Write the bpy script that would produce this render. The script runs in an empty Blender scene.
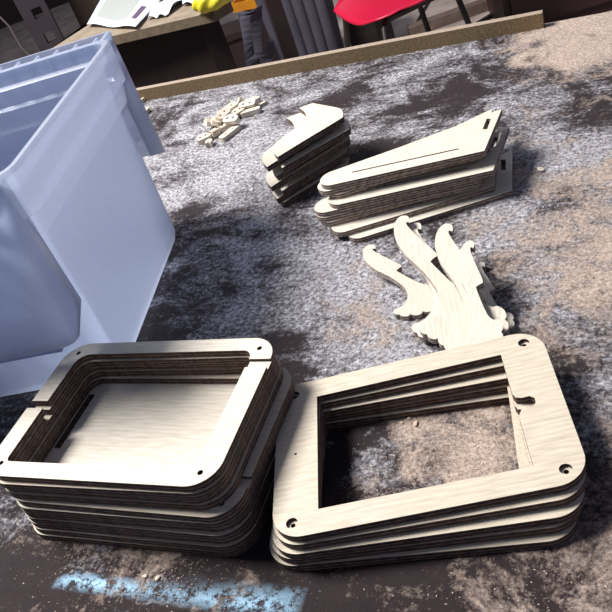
import bpy, bmesh, math, random
from mathutils import Vector, Matrix
from mathutils.geometry import tessellate_polygon
import numpy as np
random.seed(7)
sc = bpy.context.scene
COL = sc.collection
R = math.radians

# ---------------------------------------------------------------- camera, light, exposure
CAM_H, FOC, PITCH, ROLL = 0.6, 790.0, R(35.4), R(-21.9)
_F = Vector((0, math.cos(PITCH), -math.sin(PITCH)))
_U = Vector((0, math.sin(PITCH), math.cos(PITCH)))
_r = Vector((1, 0, 0))
_r2 = math.cos(ROLL)*_r + math.sin(ROLL)*_U
_U2 = -math.sin(ROLL)*_r + math.cos(ROLL)*_U
cd = bpy.data.cameras.new('camera'); cam = bpy.data.objects.new('camera', cd); COL.objects.link(cam)
cd.sensor_width = 36.0; cd.lens = FOC/612*36.0; cd.clip_start = 0.01
cam.matrix_world = Matrix(((_r2.x, _U2.x, -_F.x, 0), (_r2.y, _U2.y, -_F.y, 0), (_r2.z, _U2.z, -_F.z, CAM_H), (0, 0, 0, 1)))
sc.camera = cam

def at(px, py, z=0.0):
    """where the line of sight through a photo point meets height z (table top is z = 0)"""
    d = ((px-306)/FOC)*_r2 - ((py-306)/FOC)*_U2 + _F
    t = (z-CAM_H)/d.z
    return Vector((t*d.x, t*d.y, z))

world = bpy.data.worlds.new('world'); sc.world = world; world.use_nodes = True
bg = world.node_tree.nodes['Background']
bg.inputs[0].default_value = (0.60, 0.68, 1.0, 1); bg.inputs[1].default_value = 0.22

def area(name, loc, target, size, power, color):
    l = bpy.data.lights.new(name, 'AREA'); l.shape = 'RECTANGLE'; l.size, l.size_y = size
    l.energy = power; l.color = color
    o = bpy.data.objects.new(name, l); COL.objects.link(o); o.location = loc
    o.rotation_euler = (Vector(target)-Vector(loc)).to_track_quat('-Z', 'Y').to_euler()
    return o
area('window_daylight', (-1.55, 2.05, 2.85), (0.1, 0.8, 0), (1.2, 1.0), 330, (1.0, 0.97, 0.93))
area('background_fill', (1.5, 4.6, 2.4), (0.6, 2.6, -0.5), (1.2, 1.2), 20, (0.95, 0.95, 1.0))  # fill lamp added to brighten the far floor and bench, no real source
sc.view_settings.view_transform = 'Standard'; sc.view_settings.look = 'None'
sc.view_settings.gamma = 1.0; sc.view_settings.exposure = -0.15
sc.view_settings.use_curve_mapping = False

# ---------------------------------------------------------------- materials
def mat(name):
    m = bpy.data.materials.new(name); m.use_nodes = True
    nt = m.node_tree; return m, nt, nt.nodes['Principled BSDF']
def N(nt, t, **kw):
    n = nt.nodes.new(t)
    for k, v in kw.items():
        if k in n.inputs: n.inputs[k].default_value = v
        else: setattr(n, k, v)
    return n
def ramp(nt, stops, interp='LINEAR'):
    n = nt.nodes.new('ShaderNodeValToRGB'); cr = n.color_ramp; cr.interpolation = interp
    while len(cr.elements) < len(stops): cr.elements.new(0.5)
    for e, (p, c) in zip(cr.elements, stops):
        e.position = p; e.color = (*c, 1) if len(c) == 3 else c
    return n
def mixc(nt, fac, a, b, mode='MIX'):
    n = nt.nodes.new('ShaderNodeMix'); n.data_type = 'RGBA'; n.blend_type = mode
    for s, v in ((n.inputs[0], fac), (n.inputs[6], a), (n.inputs[7], b)):
        if hasattr(v, 'links'): nt.links.new(v, s)
        elif isinstance(v, (int, float)): s.default_value = v
        else: s.default_value = (*v, 1)
    return n.outputs[2]
def math_(nt, op, a, b=0.0, clamp=False):
    n = nt.nodes.new('ShaderNodeMath'); n.operation = op; n.use_clamp = clamp
    for s, v in ((n.inputs[0], a), (n.inputs[1], b)):
        if hasattr(v, 'links'): nt.links.new(v, s)
        else: s.default_value = v
    return n.outputs[0]
def noise_mat(name, c1, c2, scale=20, rough=0.7, bump=0.0, stretch=(1, 1, 1), metallic=0.0, detail=5):
    m, nt, b = mat(name)
    tc = N(nt, 'ShaderNodeTexCoord'); mp = N(nt, 'ShaderNodeMapping'); mp.inputs['Scale'].default_value = stretch
    nt.links.new(tc.outputs['Object'], mp.inputs[0])
    n = N(nt, 'ShaderNodeTexNoise', Scale=scale, Detail=detail); nt.links.new(mp.outputs[0], n.inputs['Vector'])
    r = ramp(nt, [(0.3, c1), (0.7, c2)]); nt.links.new(n.outputs[0], r.inputs[0])
    nt.links.new(r.outputs[0], b.inputs['Base Color'])
    b.inputs['Roughness'].default_value = rough; b.inputs['Metallic'].default_value = metallic
    if bump:
        bp = N(nt, 'ShaderNodeBump', Strength=bump, Distance=0.002)
        nt.links.new(n.outputs[0], bp.inputs['Height']); nt.links.new(bp.outputs[0], b.inputs['Normal'])
    return m

def birch_face(name, ca, cb, cc):
    m, nt, b = mat(name)
    tc = N(nt, 'ShaderNodeTexCoord'); oi = N(nt, 'ShaderNodeObjectInfo')
    add = N(nt, 'ShaderNodeVectorMath', operation='ADD'); sc_ = N(nt, 'ShaderNodeVectorMath', operation='SCALE')
    cmb = N(nt, 'ShaderNodeCombineXYZ'); nt.links.new(oi.outputs['Random'], cmb.inputs[0]); nt.links.new(oi.outputs['Random'], cmb.inputs[1])
    nt.links.new(cmb.outputs[0], sc_.inputs[0]); sc_.inputs['Scale'].default_value = 3.0
    nt.links.new(tc.outputs['Object'], add.inputs[0]); nt.links.new(sc_.outputs[0], add.inputs[1])
    mp = N(nt, 'ShaderNodeMapping'); mp.inputs['Scale'].default_value = (6, 60, 1)
    nt.links.new(add.outputs[0], mp.inputs[0])
    n = N(nt, 'ShaderNodeTexNoise', Scale=6, Detail=7, Distortion=0.4); nt.links.new(mp.outputs[0], n.inputs['Vector'])
    mp2 = N(nt, 'ShaderNodeMapping'); mp2.inputs['Scale'].default_value = (4, 10, 1)
    nt.links.new(add.outputs[0], mp2.inputs[0])
    w = N(nt, 'ShaderNodeTexWave', Scale=5, Distortion=7, Detail=3); w.bands_direction = 'Y'; nt.links.new(mp2.outputs[0], w.inputs['Vector'])
    r = ramp(nt, [(0.25, ca), (0.5, cb), (0.75, cc)]); nt.links.new(n.outputs[0], r.inputs[0])
    c = mixc(nt, math_(nt, 'MULTIPLY', w.outputs['Fac'], 0.22), r.outputs[0], tuple(x*0.78 for x in ca))
    f = N(nt, 'ShaderNodeTexNoise', Scale=700, Detail=2); nt.links.new(tc.outputs['Object'], f.inputs['Vector'])
    c = mixc(nt, 0.25, c, mixc(nt, f.outputs[0], (0.45, 0.40, 0.36), (1, 1, 1)), 'MULTIPLY')
    nt.links.new(c, b.inputs['Base Color']); b.inputs['Roughness'].default_value = 0.6
    bp = N(nt, 'ShaderNodeBump', Strength=0.12, Distance=0.001); nt.links.new(n.outputs[0], bp.inputs['Height'])
    nt.links.new(bp.outputs[0], b.inputs['Normal'])
    return m
def ply_edge(name, dark, light, t):
    """laminations across the thickness of a board, object space z from 0 to t"""
    m, nt, b = mat(name)
    tc = N(nt, 'ShaderNodeTexCoord'); sp = N(nt, 'ShaderNodeSeparateXYZ'); nt.links.new(tc.outputs['Object'], sp.inputs[0])
    z = math_(nt, 'DIVIDE', sp.outputs[2], t)
    n = N(nt, 'ShaderNodeTexNoise', Scale=45, Detail=4); nt.links.new(tc.outputs['Object'], n.inputs['Vector'])
    zz = math_(nt, 'ADD', z, math_(nt, 'MULTIPLY', math_(nt, 'SUBTRACT', n.outputs[0], 0.5), 0.10))
    md = tuple((x+y)/2 for x, y in zip(dark, light))
    r = ramp(nt, [(0.0, light), (0.16, dark), (0.36, md), (0.44, light), (0.58, dark), (0.80, dark), (0.86, light)], 'CONSTANT')
    nt.links.new(zz, r.inputs[0])
    n2 = N(nt, 'ShaderNodeTexNoise', Scale=160, Detail=3); nt.links.new(tc.outputs['Object'], n2.inputs['Vector'])
    g = ramp(nt, [(0.35, (0.45, 0.42, 0.42)), (0.62, (1, 1, 1))]); nt.links.new(n2.outputs[0], g.inputs[0])
    c = mixc(nt, 1.0, r.outputs[0], g.outputs[0], 'MULTIPLY')
    nt.links.new(c, b.inputs['Base Color']); b.inputs['Roughness'].default_value = 0.8
    bp = N(nt, 'ShaderNodeBump', Strength=0.3, Distance=0.001); nt.links.new(n2.outputs[0], bp.inputs['Height'])
    nt.links.new(bp.outputs[0], b.inputs['Normal'])
    return m
T = 0.009
M_FACE = birch_face('birch_face', (0.46, 0.40, 0.31), (0.58, 0.51, 0.41), (0.67, 0.60, 0.49))
M_FACE_PALE = birch_face('birch_face_pale', (0.52, 0.47, 0.39), (0.64, 0.59, 0.50), (0.73, 0.68, 0.59))
M_EDGE = ply_edge('plywood_edge_dark', (0.060, 0.035, 0.032), (0.24, 0.17, 0.13), T)  # darkest of the three edge tones
M_EDGE_L = ply_edge('plywood_edge_raw', (0.16, 0.11, 0.10), (0.50, 0.42, 0.34), T)
M_EDGE_SCROLL = ply_edge('plywood_edge_clean', (0.36, 0.30, 0.26), (0.66, 0.60, 0.52), 0.008)
M_BLOCK = noise_mat('block_wood', (0.50, 0.43, 0.34), (0.72, 0.65, 0.55), 60, 0.6)
M_DUST = noise_mat('sawdust_crumb', (0.34, 0.25, 0.20), (0.62, 0.52, 0.44), 300, 0.9)

# ---------------------------------------------------------------- helpers
def tag(o, label=None, cat=None, group=None, kind=None):
    if label: o['label'] = label
    if cat: o['category'] = cat
    if group: o['group'] = group
    if kind: o['kind'] = kind
    return o
def link(name, bm, mats, parent=None, M=None, smooth=None):
    me = bpy.data.meshes.new(name); bm.normal_update(); bm.to_mesh(me); bm.free()
    for m in (mats if isinstance(mats, (list, tuple)) else [mats]): me.materials.append(m)
    o = bpy.data.objects.new(name, me); COL.objects.link(o)
    if M is not None: o.matrix_world = M
    if parent: o.parent = parent
    if smooth is not None:
        me.shade_smooth(); me.set_sharp_from_angle(angle=R(smooth))
    return o
def empty(name, loc=(0, 0, 0), rz=0.0):
    o = bpy.data.objects.new(name, None); COL.objects.link(o); o.location = loc; o.rotation_euler = (0, 0, rz); o.empty_display_size = 0.05
    return o
def place(x, y, z, rz, tx=0, ty=0):
    return Matrix.Translation((x, y, z)) @ Matrix.Rotation(rz, 4, 'Z') @ Matrix.Rotation(tx, 4, 'X') @ Matrix.Rotation(ty, 4, 'Y')
def prism(bm, outline, z0, z1, holes=()):
    """plate with through holes; top/bottom faces material 0, all sides material 1"""
    loops = [list(outline)] + [list(h) for h in holes]
    flat = [p for l in loops for p in l]
    tris = tessellate_polygon([[Vector((p[0], p[1], 0)) for p in l] for l in loops])
    vb = [bm.verts.new((p[0], p[1], z0)) for p in flat]
    vt = [bm.verts.new((p[0], p[1], z1)) for p in flat]
    for a, b, c in tris:
        A, B, C_ = (Vector((flat[i][0], flat[i][1])) for i in (a, b, c))
        cr = (B-A).cross(C_-A)
        if abs(cr) < 1e-12: continue
        if cr < 0: b, c = c, b
        try:
            bm.faces.new((vt[a], vt[b], vt[c])).material_index = 0
            bm.faces.new((vb[a], vb[c], vb[b])).material_index = 0
        except ValueError: pass
    k = 0
    for li, l in enumerate(loops):
        n = len(l); ar = sum(l[i][0]*l[(i+1) % n][1]-l[(i+1) % n][0]*l[i][1] for i in range(n))
        ccw = (ar > 0) == (li == 0)
        for i in range(n):
            a, b = k+i, k+(i+1) % n
            f = (vb[a], vb[b], vt[b], vt[a]) if ccw else (vb[b], vb[a], vt[a], vt[b])
            bm.faces.new(f).material_index = 1
        k += n
    return bm
def rrect(x0, y0, x1, y1, r, n=7):
    rs = r if isinstance(r, (tuple, list)) else (r,)*4      # bl, br, tr, tl
    out = []
    for (cx, cy, a0, rr) in ((x0+rs[0], y0+rs[0], 180, rs[0]), (x1-rs[1], y0+rs[1], 270, rs[1]), (x1-rs[2], y1-rs[2], 0, rs[2]), (x0+rs[3], y1-rs[3], 90, rs[3])):
        if rr <= 1e-6: out.append((cx, cy)); continue
        for i in range(n+1):
            a = R(a0+90*i/n); out.append((cx+rr*math.cos(a), cy+rr*math.sin(a)))
    return out
def circ(x, y, r, n=16, a0=0): return [(x+r*math.cos(R(a0)+2*math.pi*i/n), y+r*math.sin(R(a0)+2*math.pi*i/n)) for i in range(n)]
def spline(pts, n=5, sharp=()):
    """closed Catmull-Rom; indices in sharp stay corners"""
    out = []; L = len(pts)
    for i in range(L):
        p0, p1, p2, p3 = (Vector(pts[(i+k-1) % L]) for k in range(4))
        m1 = Vector((0, 0)) if i in sharp else (p2-p0)*0.5
        m2 = Vector((0, 0)) if (i+1) % L in sharp else (p3-p1)*0.5
        for j in range(n):
            t = j/n; h = (2*t**3-3*t**2+1, t**3-2*t**2+t, -2*t**3+3*t**2, t**3-t**2)
            out.append(tuple(h[0]*p1+h[1]*m1+h[2]*p2+h[3]*m2))
    return out
def box(bm, x0, y0, z0, x1, y1, z1, mi=0):
    v = [bm.verts.new(p) for p in ((x0,y0,z0),(x1,y0,z0),(x1,y1,z0),(x0,y1,z0),(x0,y0,z1),(x1,y0,z1),(x1,y1,z1),(x0,y1,z1))]
    for f in ((3,2,1,0),(4,5,6,7),(0,1,5,4),(1,2,6,5),(2,3,7,6),(3,0,4,7)): bm.faces.new([v[i] for i in f]).material_index = mi
def tube(bm, pts, r, n=8, taper=None):
    rings = []
    for i, p in enumerate(pts):
        p = Vector(p); d = (Vector(pts[min(i+1, len(pts)-1)])-Vector(pts[max(i-1, 0)])).normalized()
        a = d.orthogonal().normalized() if i == 0 else (pa-pa.dot(d)*d).normalized()
        pa = a; b = d.cross(a); rr = r if taper is None else r*(1+(taper-1)*i/(len(pts)-1))
        rings.append([bm.verts.new(p+rr*(math.cos(2*math.pi*k/n)*a+math.sin(2*math.pi*k/n)*b)) for k in range(n)])
    for A, B in zip(rings, rings[1:]):
        for k in range(n): bm.faces.new((A[k], A[(k+1) % n], B[(k+1) % n], B[k]))
    bm.faces.new(rings[0][::-1]); bm.faces.new(rings[-1])

# ---------------------------------------------------------------- structure: room
FZ = -0.85
def tiles():
    m, nt, b = mat('floor_board_tiles')
    tc = N(nt, 'ShaderNodeTexCoord')
    n = N(nt, 'ShaderNodeTexNoise', Scale=9, Detail=8); nt.links.new(tc.outputs['Object'], n.inputs['Vector'])
    r = ramp(nt, [(0.3, (0.20, 0.15, 0.13)), (0.6, (0.42, 0.33, 0.28))]); nt.links.new(n.outputs[0], r.inputs[0])
    n2 = N(nt, 'ShaderNodeTexNoise', Scale=120, Detail=3); nt.links.new(tc.outputs['Object'], n2.inputs['Vector'])
    c = mixc(nt, math_(nt, 'MULTIPLY', n2.outputs[0], 0.5), r.outputs[0], (0.5, 0.45, 0.42))
    nt.links.new(c, b.inputs['Base Color']); b.inputs['Roughness'].default_value = 0.7
    return m
bm = bmesh.new(); box(bm, -5, -2, FZ-0.1, 6, 8, FZ)
tag(link('floor', bm, tiles()), kind='structure')
M_WALL = noise_mat('brown_wall', (0.02, 0.011, 0.010), (0.04, 0.024, 0.02), 3, 0.8, stretch=(1, 1, 0.2))
bm = bmesh.new(); box(bm, -5, 8, FZ, 6, 8.15, 2.6); tag(link('wall_back', bm, M_WALL), kind='structure')
bm = bmesh.new()
box(bm, -5.15, -2, FZ, -5, 8, 0.6); box(bm, -5.15, -2, 2.2, -5, 8, 2.6); box(bm, -5.15, -2, 0.6, -5, 2.5, 2.2); box(bm, -5.15, 6, 0.6, -5, 8, 2.2)
tag(link('wall_left', bm, M_WALL), kind='structure')

# ---------------------------------------------------------------- the dusty work table
BE0, BE1 = at(148.8, 100.5), at(544, 28.2)                  # foot line of the upstand at the back
yaw_t = math.atan2(BE1.y-BE0.y, BE1.x-BE0.x)
ex = Vector((math.cos(yaw_t), math.sin(yaw_t), 0)); ey = Vector((-ex.y, ex.x, 0))
def tl(p): d = p-BE0; return (d.dot(ex), d.dot(ey))
# dust cover in blobs, thinned in places to paint in shade: photo point -> table, radius (m), grey dust, tan sawdust
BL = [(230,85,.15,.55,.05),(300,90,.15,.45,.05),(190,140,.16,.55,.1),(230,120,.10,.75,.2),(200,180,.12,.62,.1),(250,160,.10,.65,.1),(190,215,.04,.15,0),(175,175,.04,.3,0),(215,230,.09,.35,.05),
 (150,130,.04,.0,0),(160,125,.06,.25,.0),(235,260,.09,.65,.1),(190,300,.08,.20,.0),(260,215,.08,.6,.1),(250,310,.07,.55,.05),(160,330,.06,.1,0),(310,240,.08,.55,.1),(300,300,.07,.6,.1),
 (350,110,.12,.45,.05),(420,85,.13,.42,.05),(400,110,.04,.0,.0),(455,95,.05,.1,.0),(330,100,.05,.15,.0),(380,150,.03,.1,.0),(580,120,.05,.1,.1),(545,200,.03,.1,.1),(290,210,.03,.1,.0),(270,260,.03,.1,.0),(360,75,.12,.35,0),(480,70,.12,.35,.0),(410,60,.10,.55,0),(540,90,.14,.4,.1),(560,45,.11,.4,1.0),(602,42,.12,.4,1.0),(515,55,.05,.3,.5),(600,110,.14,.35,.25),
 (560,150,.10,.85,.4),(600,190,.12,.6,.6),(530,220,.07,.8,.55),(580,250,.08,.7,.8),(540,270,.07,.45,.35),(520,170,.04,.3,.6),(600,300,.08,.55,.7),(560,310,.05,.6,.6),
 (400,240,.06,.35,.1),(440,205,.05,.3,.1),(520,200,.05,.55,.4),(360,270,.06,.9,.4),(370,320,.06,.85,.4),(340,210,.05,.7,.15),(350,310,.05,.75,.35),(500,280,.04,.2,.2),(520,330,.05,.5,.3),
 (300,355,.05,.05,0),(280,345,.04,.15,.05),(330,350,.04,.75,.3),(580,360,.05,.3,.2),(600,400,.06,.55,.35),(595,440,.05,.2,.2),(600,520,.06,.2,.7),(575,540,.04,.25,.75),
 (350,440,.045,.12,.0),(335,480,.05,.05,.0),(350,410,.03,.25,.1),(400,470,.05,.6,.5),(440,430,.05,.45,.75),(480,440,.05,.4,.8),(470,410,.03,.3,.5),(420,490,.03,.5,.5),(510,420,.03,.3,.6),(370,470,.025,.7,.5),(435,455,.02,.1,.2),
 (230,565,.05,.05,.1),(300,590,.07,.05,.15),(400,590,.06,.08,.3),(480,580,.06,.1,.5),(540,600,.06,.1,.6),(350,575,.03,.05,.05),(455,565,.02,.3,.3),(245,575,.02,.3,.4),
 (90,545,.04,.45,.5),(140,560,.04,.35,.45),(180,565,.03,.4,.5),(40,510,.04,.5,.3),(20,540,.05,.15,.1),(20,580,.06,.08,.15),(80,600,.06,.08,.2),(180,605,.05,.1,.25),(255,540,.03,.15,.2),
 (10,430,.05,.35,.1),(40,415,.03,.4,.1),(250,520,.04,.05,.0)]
BT = [(tl(at(x, y)), r, g*(.6 if y > 505 and x > 200 else 1), t*(.75 if y > 505 and x > 200 else 1)) for x, y, r, g, t in BL]  # dust thinned at front right to paint in vignette darkening
CH0, CH1 = tl(at(66, 580)), tl(at(290, 604))
def table_mat():
    m, nt, b = mat('dusty_table_top')
    tc = N(nt, 'ShaderNodeTexCoord'); V = tc.outputs['Object']
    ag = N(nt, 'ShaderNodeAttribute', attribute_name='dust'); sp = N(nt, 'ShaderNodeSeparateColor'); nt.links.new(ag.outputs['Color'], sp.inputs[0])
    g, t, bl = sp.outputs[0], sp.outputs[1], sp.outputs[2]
    def noi(scale, detail=6, dist=0.0, rough=0.6, stretch=None, rot=0):
        n = N(nt, 'ShaderNodeTexNoise', Scale=scale, Detail=detail, Distortion=dist, Roughness=rough)
        if stretch:
            mp = N(nt, 'ShaderNodeMapping'); mp.inputs['Scale'].default_value = stretch; mp.inputs['Rotation'].default_value = (0, 0, rot)
            nt.links.new(V, mp.inputs[0]); nt.links.new(mp.outputs[0], n.inputs['Vector'])
        else: nt.links.new(V, n.inputs['Vector'])
        return n.outputs[0]
    big = noi(11, 10, 0.9, 0.68); fine = noi(160, 8, 0, 0.8); streak = noi(9, 8, 1.2, 0.7, (1, 3.2, 1), R(35)); grain = ramp(nt, [(0.36, (0,)*3), (0.64, (1,)*3)]); nt.links.new(noi(330, 5, 0, 0.8), grain.inputs[0]); grain = grain.outputs[0]
    nn = math_(nt, 'ADD', math_(nt, 'MULTIPLY', big, 0.45), math_(nt, 'MULTIPLY', streak, 0.27))
    nn = math_(nt, 'ADD', nn, math_(nt, 'MULTIPLY', fine, 0.28))
    def cover(lvl, width, src):
        th = math_(nt, 'SUBTRACT', 0.605, math_(nt, 'MULTIPLY', lvl, 0.33))
        return math_(nt, 'DIVIDE', math_(nt, 'SUBTRACT', src, th), width, True)
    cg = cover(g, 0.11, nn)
    # finer speckle inside the cover
    spk = ramp(nt, [(0.40, (0.12,)*3), (0.58, (1,)*3)]); nt.links.new(fine, spk.inputs[0])
    cg = math_(nt, 'MULTIPLY', cg, spk.outputs[0])
    big2 = noi(17, 10, 0.6, 0.72)
    nn2 = math_(nt, 'ADD', math_(nt, 'MULTIPLY', big2, 0.65), math_(nt, 'MULTIPLY', fine, 0.35))
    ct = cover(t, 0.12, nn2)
    base = mixc(nt, noi(40, 6), (0.008, 0.005, 0.006), (0.034, 0.020, 0.023))
    greyc = mixc(nt, grain, (0.26, 0.26, 0.31), (0.84, 0.82, 0.86))
    tanc = mixc(nt, grain, (0.20, 0.14, 0.115), (0.66, 0.54, 0.46))
    c = mixc(nt, cg, base, greyc)
    c = mixc(nt, ct, c, tanc)
    chn = ramp(nt, [(0.455, (0,)*3), (0.52, (1,)*3)]); nt.links.new(noi(90, 8, 0, 0.85), chn.inputs[0])
    c = mixc(nt, math_(nt, 'MULTIPLY', bl, chn.outputs[0]), c, (0.45, 0.74, 1.0))
    # sparse pale flecks
    vo = N(nt, 'ShaderNodeTexVoronoi', Scale=170); nt.links.new(V, vo.inputs['Vector'])
    fl = math_(nt, 'LESS_THAN', vo.outputs['Distance'], 0.07)
    c = mixc(nt, math_(nt, 'MULTIPLY', fl, 0.35), c, (0.7, 0.66, 0.64))
    nt.links.new(c, b.inputs['Base Color'])
    rr = math_(nt, 'ADD', 0.62, math_(nt, 'MULTIPLY', cg, 0.3)); nt.links.new(rr, b.inputs['Roughness'])
    b.inputs['Specular IOR Level'].default_value = 0.25
    h = math_(nt, 'ADD', math_(nt, 'ADD', math_(nt, 'MULTIPLY', cg, 0.4), math_(nt, 'MULTIPLY', ct, 1.0)), math_(nt, 'MULTIPLY', grain, 0.5))
    bp = N(nt, 'ShaderNodeBump', Strength=0.7, Distance=0.0016); nt.links.new(h, bp.inputs['Height']); nt.links.new(bp.outputs[0], b.inputs['Normal'])
    return m
M_TABLE = table_mat()
table = empty('work_table', (BE0.x, BE0.y, FZ), yaw_t)
tag(table, 'large dark work table covered in grey dust and sawdust, carrying everything in front', 'table')
X0, X1, Y0, Y1 = -1.9, 1.9, -2.3, 0.022
NX, NY = 300, 190
bm = bmesh.new(); H0 = -FZ                                  # table children live in the empty's frame
grid = [[bm.verts.new((X0+(X1-X0)*i/NX, Y0+(Y1-Y0)*j/NY, H0)) for i in range(NX+1)] for j in range(NY+1)]
for j in range(NY):
    for i in range(NX): bm.faces.new((grid[j][i], grid[j][i+1], grid[j+1][i+1], grid[j+1][i]))
rim = [grid[0][i] for i in range(NX+1)] + [grid[j][NX] for j in range(1, NY+1)] + [grid[NY][i] for i in range(NX-1, -1, -1)] + [grid[j][0] for j in range(NY-1, 0, -1)]
low = [bm.verts.new((v.co.x, v.co.y, H0-0.035)) for v in rim]
for i in range(len(rim)): bm.faces.new((rim[i], low[i], low[(i+1) % len(rim)], rim[(i+1) % len(rim)]))
bm.faces.new(low)
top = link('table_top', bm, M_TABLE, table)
me = top.data; co = np.zeros(len(me.vertices)*3); me.vertices.foreach_get('co', co); co = co.reshape(-1, 3)
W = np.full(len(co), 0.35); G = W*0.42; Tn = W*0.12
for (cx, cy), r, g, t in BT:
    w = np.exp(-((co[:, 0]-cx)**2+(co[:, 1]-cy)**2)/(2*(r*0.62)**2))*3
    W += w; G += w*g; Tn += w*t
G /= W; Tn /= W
a, b_ = np.array(CH0), np.array(CH1); d = b_-a; L2 = d@d
tt = np.clip(((co[:, :2]-a)@d)/L2, 0, 1); dist = np.linalg.norm(co[:, :2]-(a+tt[:, None]*d), axis=1)
Bc = np.clip((0.0100-dist)/0.007, 0, 1)*(0.75+0.25*np.sin(tt*9))
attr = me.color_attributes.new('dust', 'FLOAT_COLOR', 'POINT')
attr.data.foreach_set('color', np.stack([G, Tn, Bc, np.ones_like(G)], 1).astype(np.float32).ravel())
M_DARKWOOD = noise_mat('dark_wood', (0.014, 0.006, 0.007), (0.028, 0.013, 0.013), 8, 0.7, stretch=(1, 8, 1))
for lx, ly in ((-1.8, -2.2), (1.8, -2.2), (-1.8, -0.08), (1.8, -0.08)):
    bm = bmesh.new(); box(bm, lx-0.04, ly-0.04, 0, lx+0.04, ly+0.04, H0-0.035); link('leg', bm, M_DARKWOOD, table)
# upstand board
M_MDF = noise_mat('chipboard_upstand', (0.12, 0.08, 0.04), (0.27, 0.19, 0.10), 260, 0.8, 0.2, detail=3)
M_MDFT = noise_mat('chipboard_cut_edge', (0.24, 0.18, 0.13), (0.36, 0.29, 0.23), 200, 0.8)
Lb = (BE1-BE0).length
bm = bmesh.new(); prism(bm, [(-0.5, 0), (Lb, 0), (Lb, 0.016), (-0.5, 0.016)], 0, 0.029)
for f in bm.faces: f.material_index = 1 if f.normal.z > 0.9 or f.calc_center_median().z > 0.028 else 0
o = link('upstand_board', bm, [M_MDF, M_MDFT], None, place(BE0.x, BE0.y, 0.0, yaw_t))
tag(o, 'long brown chipboard strip standing along the far edge of the work table', 'board')

# ---------------------------------------------------------------- plywood frames
HX, HY = 0.1214, 0.0822
ORD = ['topmost', 'second from the top', 'third from the top', 'fourth from the top', 'fifth from the top', 'sixth from the top', 'seventh from the top', 'eighth from the top', 'ninth from the top', 'tenth from the top', 'bottom']
OUT = rrect(-0.140, -0.0982, 0.140, 0.0982, 0.029, 10)
KEY = [(0.0965, 0.016), (0.0985, 0.0105), (0.1040, 0.0085), (0.1110, 0.0088), (0.1150, 0.0050), (0.1148, -0.0010), (0.1110, -0.0052), (0.1050, -0.0045), (0.1005, -0.0060), (0.0965, -0.013)]
INR = [(-0.0965, -0.0725), (0.0965, -0.0725)] + KEY[::-1] + [(0.0965, 0.0725), (-0.0965, 0.0725)]
INR0 = rrect(-0.0965, -0.0725, 0.0965, 0.0725, 0.001, 2)
def frame_right(INR):
    bm = bmesh.new()
    prism(bm, OUT, 0, 0.005, [INR] + [circ(sx*HX, sy*HY, 0.0024, 12) for sx in (-1, 1) for sy in (-1, 1)] + [circ(-0.119, -0.001, 0.0014, 8)])
    prism(bm, OUT, 0.005, T, [INR] + [circ(sx*HX, sy*HY, 0.0056, 18) for sx in (-1, 1) for sy in (-1, 1)] + [circ(-0.119, -0.001, 0.0014, 8)])
    return bm
RF = [(.0524, .5288, -13.3), (.0505, .5247, -14.6), (.047, .519, -16.4), (.0435, .5195, -17.4), (.0402, .5167, -19.0)]
RLAB = ['pale plywood frame with counterbored corner holes, topmost of the right-hand stack',
 'plywood frame directly beneath the topmost one of the right-hand stack, edge and corner showing',
 'middle plywood frame of the five in the right-hand stack',
 'plywood frame second from the bottom of the right-hand stack',
 'plywood frame lying on the table at the bottom of the right-hand stack, turned furthest']
src = None
for i, (x, y, a) in enumerate(RF):
    if i in (0, 1, 2):
        src = link('cutout_panel', frame_right(INR if i < 2 else INR0), [M_FACE, M_EDGE], smooth=None); o = src
    else:
        o = src.copy(); COL.objects.link(o)
    o.matrix_world = place(x, y, 0.036-T*i, R(a))
    tag(o, RLAB[i], 'panel', 'five open frames of the right-hand stack')
# left stack: frames with a cable gap and cross grooves, then solid plates
LXO, LYO = 0.140, 0.0985
def frame_left(gap=(-0.0055, 0.0052), groove=(0.054, 0.066), gdepth=0.004, xl=-0.1175):
    """open frame; gap: opening joined to the outside through its left side; groove: shallow channel across the right side"""
    bm = bmesh.new(); xr = 0.1148
    o = rrect(-LXO, -LYO, LXO, LYO, 0.031, 10)              # bl 0-10, br 11-21, tr 22-32, tl 33-43
    inn = rrect(xl, -0.0795, xr, 0.0795, (0.006, 0.02, 0.012, 0.016), 6)   # bl 0-6, br 7-13, tr 14-20, tl 21-27
    H_ = lambda sy: [circ(sx*HX, y*HY, 0.0030, 12) for sx in (-1, 1) for y in sy]
    g = gap or (0, 0)
    low = lambda ge: ([(-LXO, g[0])] + o[:22] + [(LXO, ge), (xr, ge)] + inn[:14][::-1] + [(xl, g[0])])
    upp = lambda ge: ([(LXO, ge)] + o[22:] + [(-LXO, g[1]), (xl, g[1])] + inn[14:][::-1] + [(xr, ge)])
    if gap:
        C_ = [(-LXO, g[0])] + o + [(-LXO, g[1]), (xl, g[1])] + inn[::-1] + [(xl, g[0])]
        prism(bm, C_, 0, T-gdepth, H_((-1, 1)))
    else: prism(bm, o, 0, T-gdepth, [inn]+H_((-1, 1)))
    if groove:
        if gap: prism(bm, low(groove[0]), T-gdepth, T, H_((-1,))); prism(bm, upp(groove[1]), T-gdepth, T, H_((1,)))
        else:
            C_ = [(LXO, groove[1])] + o[22:] + o[:22] + [(LXO, groove[0]), (xr, groove[0])] + inn[:14][::-1] + inn[14:][::-1] + [(xr, groove[1])]
            prism(bm, C_, T-gdepth, T, H_((-1, 1)))
    elif gap: prism(bm, C_, T-gdepth, T, H_((-1, 1)))
    else: prism(bm, o, T-gdepth, T, [inn]+H_((-1, 1)))
    return bm
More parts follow.
